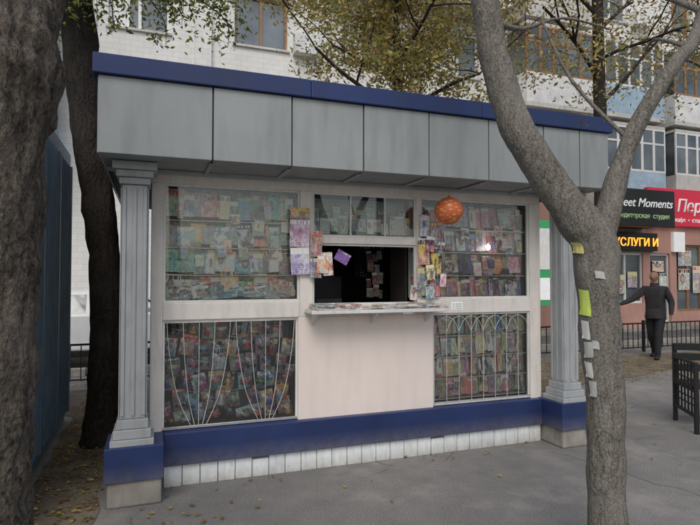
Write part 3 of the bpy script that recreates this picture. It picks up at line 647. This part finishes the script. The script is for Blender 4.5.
# ------------------------------------------------------------ apartment building
B=empty('apartment_building'); YB=15
m=MB(); m.box(-18,46,YB+.35,YB+12,0,19.5,0); 
m.obj('core',[M['facade']],B)
wall=MB(); slab=MB(); fm_=MB(); gl=MB()
pat=['w','b','w','w','b','w','b','w']
floors=[4.2+2.9*k for k in range(5)]
wall.box(-18,46,YB,YB+.3,0,4.2+.9-.6)
prev=4.5
nb=20; bw=64/nb
RB=random.Random(11)
for k,fz in enumerate(floors):
    z0,z1=fz+1.0,fz+2.45
    wall.box(-18,46,YB,YB+.3,prev,z0); prev=z1
    for b in range(nb):
        bx=-18+b*bw; t=pat[(b*3+k//2)%8] if b not in(15,16) else 'b'
        if b in(4,9): t='b'
        ww=1.5 if t=='w' else 2.2; a=bx+(bw-ww)/2; c=a+ww
        wall.box(bx,a,YB,YB+.3,z0,z1); wall.box(c,bx+bw,YB,YB+.3,z0,z1)
        yf=YB+.12
        if t=='b':
            bl,br=bx+.25,bx+bw-.25; yo=YB-1.0
            slab.box(bl,br,yo,YB-.002,fz-.02,fz+.12,0)
            pm=RB.choice([0,1,1,2,3]) if b<13 else RB.choice([0,1,3,3])
            slab.box(bl,br,yo,yo+.06,fz+.12,fz+1.08,pm); slab.box(bl,bl+.06,yo+.06,YB-.003,fz+.12,fz+1.08,pm); slab.box(br-.06,br,yo+.06,YB-.003,fz+.12,fz+1.08,pm)
            if RB.random()<.85 or b>12 or b<9:
                fmi=RB.choice([0,1,0,2])
                if k==0 and b>12: fmi=1
                if k==1 and b>12: fmi=2
                if b<9: fmi=0
                n=5; w=(br-bl)/n
                slab.box(bl,br,yo,YB-.003,fz+2.62,fz+2.72,0)
                for q in range(n+1): fm_.box(bl+q*w-(0 if q==0 else .05),bl+q*w+(.0 if q==n else .05),yo-.003,yo+.05,fz+1.082,fz+2.618,fmi)
                for zz in(1.082,2.05,2.55): fm_.box(bl+.05,br-.05,yo+.0,yo+.045,fz+zz,fz+zz+.065,fmi)
                gl.box(bl+.02,br-.02,yo+.02,yo+.028,fz+1.1,fz+2.6)
                gl.box(bl+.02,bl+.03,yo+.05,YB-.01,fz+1.1,fz+2.6); gl.box(br-.03,br-.02,yo+.05,YB-.01,fz+1.1,fz+2.6)
            else:
                for q in range(5): slab.box(bl+.3+q*.45,bl+.62+q*.45,yo-.12,yo-.10,fz+.75-RB.random()*.3,fz+1.3,RB.choice([1,2,3]))
        fmi=RB.choice([0,0,1])
        gl.box(a,c,yf+.03,yf+.04,z0,z1)
        if RB.random()<.5: slab.box(a+.1,a+ww*RB.uniform(.3,.6),yf+.012,yf+.028,z0+.08,z1-.08,1)
        for q in((a,a+.07),(c-.07,c),((a+c)/2-.04,(a+c)/2+.04)): fm_.box(q[0],q[1],yf-.02,yf+.029,z0,z1,fmi)
        for q in((z0,z0+.07),(z1-.07,z1)): fm_.box(a+.07,c-.07,yf-.018,yf+.027,q[0],q[1],fmi)
        if t=='w':
            slab.box(a-.06,c+.06,YB-.07,YB-.001,z0-.06,z0,0)
            if RB.random()<.5: slab.box(c+.15,c+.85,YB-.32,YB-.002,z0-.1,z0+.42,1)
            if RB.random()<.3: fm_.tube([(a-.3,YB-.05,z0-1.5),(a-.3,YB-.05,z1+1)],.025,6,0)
wall.box(-18,46,YB,YB+.3,prev,19.5)
for b in range(0,nb+1,2):
    x=-18+b*bw; wall.box(x-.22,x+.22,YB-.12,YB-.002,4.5,19.4,1 if x>6 else 0)
wall.obj('front_wall',[M['facade'],M['brickr']],B)
slab.obj('balconies',[M['slab'],simple('balcony_white',(.66,.67,.66),.6),simple('balcony_blue',(.33,.45,.55),.6),simple('balcony_beige',(.55,.50,.40),.7)],B)
fm_.obj('window_frames',[M['white'],M['wood'],M['bluefr']],B); gl.obj('window_glass',[M['glassdk']],B)
m=MB(); m.box(-18.3,46.3,YB-.4,YB+12.4,19.5,19.9); m.obj('roof',[M['slab']],B)

# ------------------------------------------------------------ shops
E=empty('shop_building'); YS=13
m=MB(); m.box(11.3,34,YS+.25,YB-1.05,0,4.4,0); 
m.box(11.3,13.3,YS,YS+.248,0,3.25,0); m.box(13.3,14.7,YS,YS+.248,0,.8,0); m.box(14.7,15.0,YS,YS+.248,0,3.25,0); m.box(13.3,14.7,YS,YS+.248,2.4,3.25,1)
m.box(15.0,15.85,YS,YS+.248,2.4,3.25,0); m.box(15.85,16.15,YS,YS+.248,0,3.25,0); m.box(16.15,17.9,YS,YS+.248,0,.5,0); m.box(16.15,17.9,YS,YS+.248,2.7,3.25,0); m.box(17.9,34,YS,YS+.248,0,3.25,0)
m.box(11.3,34,YS,YS+.248,3.25,4.45,1)
m.obj('walls',[M['pinkwall'],M['brickr']],E)
m=MB()
def shopwin(x0,x1,z0,z1,n=2,mi=0):
    w=(x1-x0)/n; m.box(x0,x1,YS+.12,YS+.13,z0,z1,1)
    for q in range(n+1): xx=x0+q*w; m.box(max(x0,xx-.035),min(x1,xx+.035),YS+.07,YS+.118,z0,z1,mi)
    m.box(x0+.04,x1-.04,YS+.072,YS+.116,z0,z0+.07,mi); m.box(x0+.04,x1-.04,YS+.072,YS+.116,z1-.07,z1,mi)
shopwin(13.3,14.7,.8,2.4,2,0); shopwin(15.0,15.85,.15,2.4,1,0); shopwin(16.15,17.9,.5,2.7,3,2)
m.box(15.0,15.85,YS+.072,YS+.116,1.0,1.08,0)
m.obj('shop_windows',[M['white'],M['glassdk'],M['wood']],E)
m=MB(); m.box(14.8,16.05,YS-.5,YS-.002,0,.15); m.obj('step',[M['conc']],E,.01)
mg=Mags([(.75,.72,.65),(.7,.6,.4),(.6,.3,.2),(.5,.55,.5)])
for x_,z_,w_,h_ in((15.1,1.2,.3,.42),(15.45,1.25,.32,.5),(16.3,1.2,.5,.7),(16.95,1.1,.6,.9),(13.5,1.1,.5,.6),(14.1,1.3,.4,.5),(16.3,2.0,.6,.5),(15.15,1.8,.5,.35)):
    mg.add((x_+w_/2,YS+.06,z_),w_,h_)
mg.obj('shop_posters')
sg=empty('red_shop_sign'); m=MB(); m.box(14.75,21.5,YS-.18,YS-.004,3.28,4.5); m.obj('board',[M['red']],sg,.02)
text('lettering','Перовка',(17.15,YS-.19,3.76),.58,M['txt'],sg,.02,.25)
text('sub_lettering','кафе  •  столовая  •  доставка',(17.3,YS-.19,3.42),.2,M['txt'],sg,.01)
m=MB(); m.tube([(15.35,YS-.2,3.98),(15.35,YS-.185,3.98)],.24,24); m.obj('emblem',[M['txt']],sg)
m=MB(); st=[]
for k in range(10):
    a=math.pi/2+k*math.pi/5; r=.17 if k%2==0 else .075; st.append((15.35+r*math.cos(a),YS-.212,3.98+r*math.sin(a)))
m.add(st,[tuple(range(10))]); m.obj('star',[M['red']],sg)
sg=empty('black_shop_sign'); m=MB(); m.box(12.0,14.7,11.85,12.0,3.1,4.2); m.obj('board',[M['black']],sg,.02)
m=MB(); m.box(12.05,14.65,12.003,12.995,3.15,3.25); m.obj('canopy',[M['black']],sg)
text('lettering','Sweet Moments',(13.4,11.845,3.68),.36,M['txt'],sg,.01,.3); text('sub_lettering','кондитерская  студия',(13.4,11.845,3.35),.2,flat('sign_green',(.4,.6,.3),.5,.1),sg,.01)
sg=empty('led_sign'); m=MB(); m.box(13.35,15.1,12.80,12.99,2.45,3.02); m.obj('board',[M['black']],sg,.01)
text('lettering','УСЛУГИ И',(14.22,12.79,2.6),.36,M['led'],sg,.01)
m=MB(); m.box(15.9,16.4,12.88,12.99,2.45,3.1); m.obj('wall_sign',[M['txt']])

# ------------------------------------------------------------ parked car
def car(loc,rz):
    E=empty('parked_car',loc,rz)
    prof=[(-2.1,.35),(-2.15,.62),(-2.05,.88),(-1.35,.95),(-.75,1.36),(.55,1.40),(1.25,.97),(2.0,.84),(2.15,.6),(2.1,.33)]
    def hw(z): return .83 if z<.95 else .83-.2*(z-.95)/.45
    m=MB(); n=len(prof)
    vs=[(x,-hw(z),z) for x,z in prof]+[(x,hw(z),z) for x,z in prof]
    m.add(vs,[tuple(range(n))]+[tuple(reversed(range(n,2*n)))]+[(i,i+n,(i+1)%n+n,(i+1)%n) for i in range(n)])
    m.obj('body',[simple('car_white_paint',(.68,.69,.70),.3,.05,2,.15)],E,.03)
    m=MB()
    for s in(-1,1):
        y=lambda z:s*(hw(z)+.006)
        for q in([(-1.15,.99),(-.1,.99),(-.1,1.31),(-.72,1.30)],[(0,.99),(1.05,.99),(.5,1.33),(0,1.32)]):
            m.quad([(x,y(z),z) for x,z in (q if s<0 else q[::-1])])
    m.quad([(1.22,-.72,1.025),(1.22,.72,1.025),(.65,.6,1.385),(.65,-.6,1.385)]); m.quad([(-1.30,.72,1.025),(-1.30,-.72,1.025),(-.85,-.6,1.345),(-.85,.6,1.345)])
    m.obj('windows',[M['glassdk']],E)
    m=MB()
    for x in(-1.3,1.3):
        for s in(-1,1):
            m.tube([(x,s*.66,.31),(x,s*.85,.31)],.31,20,0); m.tube([(x,s*.85,.31),(x,s*.862,.31)],.19,16,1)
    m.obj('wheels',[simple('tyre',(.02,.02,.02),.8),simple('hubcap',(.35,.35,.36),.4,.1,3,.1,.6)],E)
    m=MB()
    for s in(-1,1): m.box(2.06,2.15,s*.65-.14,s*.65+.14,.62,.76,0); m.box(-2.16,-2.09,s*.65-.14,s*.65+.14,.66,.82,1)
    m.obj('lamps',[flat('headlamp',(.7,.7,.7)),flat('tail_lamp',(.45,.02,.02))],E)
car((-1.0,11.2,0),0)

# ------------------------------------------------------------ pedestrian
def skin(joints,edges,root,sub=2):
    me=bpy.data.meshes.new('sk'); me.from_pydata([j[:3] for j in joints],edges,[])
    o=bpy.data.objects.new('sk',me); COL.objects.link(o)
    o.modifiers.new('s','SKIN'); sv=me.skin_vertices[0].data
    for i,j in enumerate(joints):
        r=j[3]; sv[i].radius=(r,r); sv[i].use_root=(i==root)
    ss=o.modifiers.new('u','SUBSURF'); ss.levels=sub; ss.render_levels=sub
    dg=bpy.context.evaluated_depsgraph_get(); dg.update()
    me2=bpy.data.meshes.new_from_object(o.evaluated_get(dg)); bpy.data.objects.remove(o); return me2
P=empty('pedestrian',(9.43,8.07,0))
fx,fy=(-.94*.75-.342*.66),(.342*.75-.94*.66); P.rotation_euler=(0,0,math.atan2(fy,fx))
J=[(0,0,.93,.15),(0,0,1.12,.15),(.02,0,1.30,.165),(.02,0,1.42,.10),(.03,0,1.50,.055),(.04,0,1.56,.05),
   (0,.1,.84,.105),(.13,.1,.48,.075),(.2,.1,.12,.055),(.2,.1,.05,.05),(.36,.115,.04,.04),
   (0,-.1,.84,.105),(-.03,-.1,.47,.075),(-.2,-.1,.13,.055),(-.2,-.1,.05,.05),(-.05,-.115,.04,.04),
   (.0,.19,1.37,.085),(-.08,.27,1.12,.065),(.03,.29,.90,.045),(.05,.285,.85,.03),
   (.02,-.19,1.37,.085),(.15,-.36,1.17,.062),(.33,-.52,1.08,.045),(.385,-.57,1.07,.03)]
Ed=[(0,1),(1,2),(2,3),(3,4),(4,5),(0,6),(6,7),(7,8),(8,9),(9,10),(0,11),(11,12),(12,13),(13,14),(14,15),(2,16),(16,17),(17,18),(18,19),(2,20),(20,21),(21,22),(22,23)]
me=skin(J,Ed,0)
skn=simple('skin',(.25,.14,.095),.6,.1,6,.1); jk=simple('jacket_cloth',(.026,.024,.027),.8,.3,6,.2,0,.3,.5); tro=simple('trouser_cloth',(.015,.015,.019),.85); sho=simple('shoe_leather',(.012,.011,.01),.4)
for q in(jk,tro,sho,skn): me.materials.append(q)
for p in me.polygons:
    c=p.center; p.use_smooth=True
    p.material_index=0
    if c.z>1.475: p.material_index=3
    elif c.z<.085: p.material_index=2
    elif c.z<.86 and abs(c.y)<.24: p.material_index=1
    if (c.y>.2 and c.z<.885) or (c.y<-.54): p.material_index=3
o=bpy.data.objects.new('body',me); COL.objects.link(o); o.parent=P
def hand(base,dirv,side,name):
    d=Vector(dirv).normalized(); s=Vector(side).normalized(); n=d.cross(s); b=Vector(base)
    jj=[tuple(b)+(.028,),tuple(b+d*.05)+(.034,)]; ee=[(0,1)]
    for k,L in enumerate((.07,.08,.075,.06)):
        off=s*(.03-.02*k); i0=len(jj)
        jj+=[tuple(b+d*.085+off)+(.0095,),tuple(b+d*(.085+L*.5)+off+n*.008)+(.009,),tuple(b+d*(.085+L*.85)+off+n*.03)+(.008,)]
        ee+=[(1,i0),(i0,i0+1),(i0+1,i0+2)]
    i0=len(jj); jj+=[tuple(b+d*.03+s*.04)+(.011,),tuple(b+d*.07+s*.062)+(.009,)]; ee+=[(0,i0),(i0,i0+1)]
    me=skin(jj,ee,0,1); me.materials.append(skn)
    for p in me.polygons:p.use_smooth=True
    o=bpy.data.objects.new(name,me); COL.objects.link(o); o.parent=P
hand((.05,.285,.86),(.15,0,-1),(1,0,0),'hand_l'); hand((.37,-.555,1.07),(.7,-.7,-.15),(.1,.1,1),'hand_r')
bm=bmesh.new(); bmesh.ops.create_icosphere(bm,subdivisions=4,radius=1)
for v in bm.verts:
    x,y,z=v.co
    sx,sy=.098,.076
    if z<0: sx*=1+.10*z; sy*=1+.35*z
    X,Y,Z=x*sx,y*sy,z*.118
    if x>0:
        X+=.026*math.exp(-((y/.16)**2+((z+.08)/.2)**2)) ; X-=.010*(math.exp(-(((abs(y)-.36)/.14)**2+((z-.1)/.1)**2)))
        X+=.006*math.exp(-((y/.3)**2+((z+.45)/.07)**2)); X+=.010*math.exp(-((y/.3)**2+((z+.85)/.15)**2))
    v.co=(X,Y,Z)
me=bpy.data.meshes.new('head'); bm.to_mesh(me); bm.free()
hair=simple('hair_dark',(.012,.009,.008),.8); eye=flat('eye_white',(.6,.58,.55)); lip=flat('lips',(.2,.07,.06))
for q in(skn,hair,lip): me.materials.append(q)
for p in me.polygons:
    c=p.center; p.use_smooth=True
    if c.z>.062+.03*(c.x>0)*1 - .9*max(0,-c.x-.0)*.9 and not(c.x>.07 and c.z<.085): p.material_index=1
    elif c.x>.075 and abs(c.y)<.026 and abs(c.z+.053)<.006: p.material_index=2
o=bpy.data.objects.new('head',me); COL.objects.link(o); o.parent=P; o.location=(.05,0,1.625)
m=MB()
for s in(-1,1):
    m.ball((.132,s*.028,1.637),(.009,.011,.007),0,8,6); m.ball((.139,s*.028,1.637),(.003,.005,.005),1,8,6); m.ball((.045,s*.077,1.62),(.02,.008,.031),2,10,8)
m.obj('eyes_and_ears',[eye,hair,skn],P,0,True)
m=MB(); m.tube([(0,0,.80),(0,0,.90),(.0,0,1.0)],[.19,.18,.165],20,0,.05,8,cap=False,sub=3)
m.obj('jacket_hem',[jk],P,0,True)
m=MB(); m.tube([(.02,0,1.42),(.02,0,1.50)],[.09,.08],16,0,cap=False,sub=2); m.obj('collar',[jk],P,0,True)

# ------------------------------------------------------------ light, world, camera
el,az=math.radians(48),math.radians(205)   # diffused sun behind-left of the camera
w=bpy.data.worlds.new('World'); S.world=w; w.use_nodes=True; nt=w.node_tree; bg=nt.nodes['Background']
sk=nt.nodes.new('ShaderNodeTexSky'); sk.sky_type='NISHITA'; sk.sun_disc=False; sk.sun_elevation=el; sk.sun_rotation=az; sk.dust_density=3.0; sk.air_density=1.2
hs=nt.nodes.new('ShaderNodeHueSaturation'); hs.inputs['Saturation'].default_value=.75
nt.links.new(sk.outputs[0],hs.inputs['Color']); nt.links.new(hs.outputs[0],bg.inputs[0]); bg.inputs[1].default_value=.15
L=bpy.data.lights.new('sun','SUN'); L.energy=1.0; L.angle=math.radians(30); L.color=(1,.985,.955)
o=bpy.data.objects.new('sun',L); COL.objects.link(o)
sd=Vector((math.sin(az)*math.cos(el),math.cos(az)*math.cos(el),math.sin(el)))
o.rotation_euler=sd.to_track_quat('Z','Y').to_euler()
c=bpy.data.cameras.new('camera'); c.lens=27.77; c.sensor_width=36; c.clip_end=600; c.clip_start=.05
o=bpy.data.objects.new('camera',c); COL.objects.link(o); o.location=(0,0,1.6); o.rotation_euler=(math.radians(91.64),0,math.radians(-20)); S.camera=o
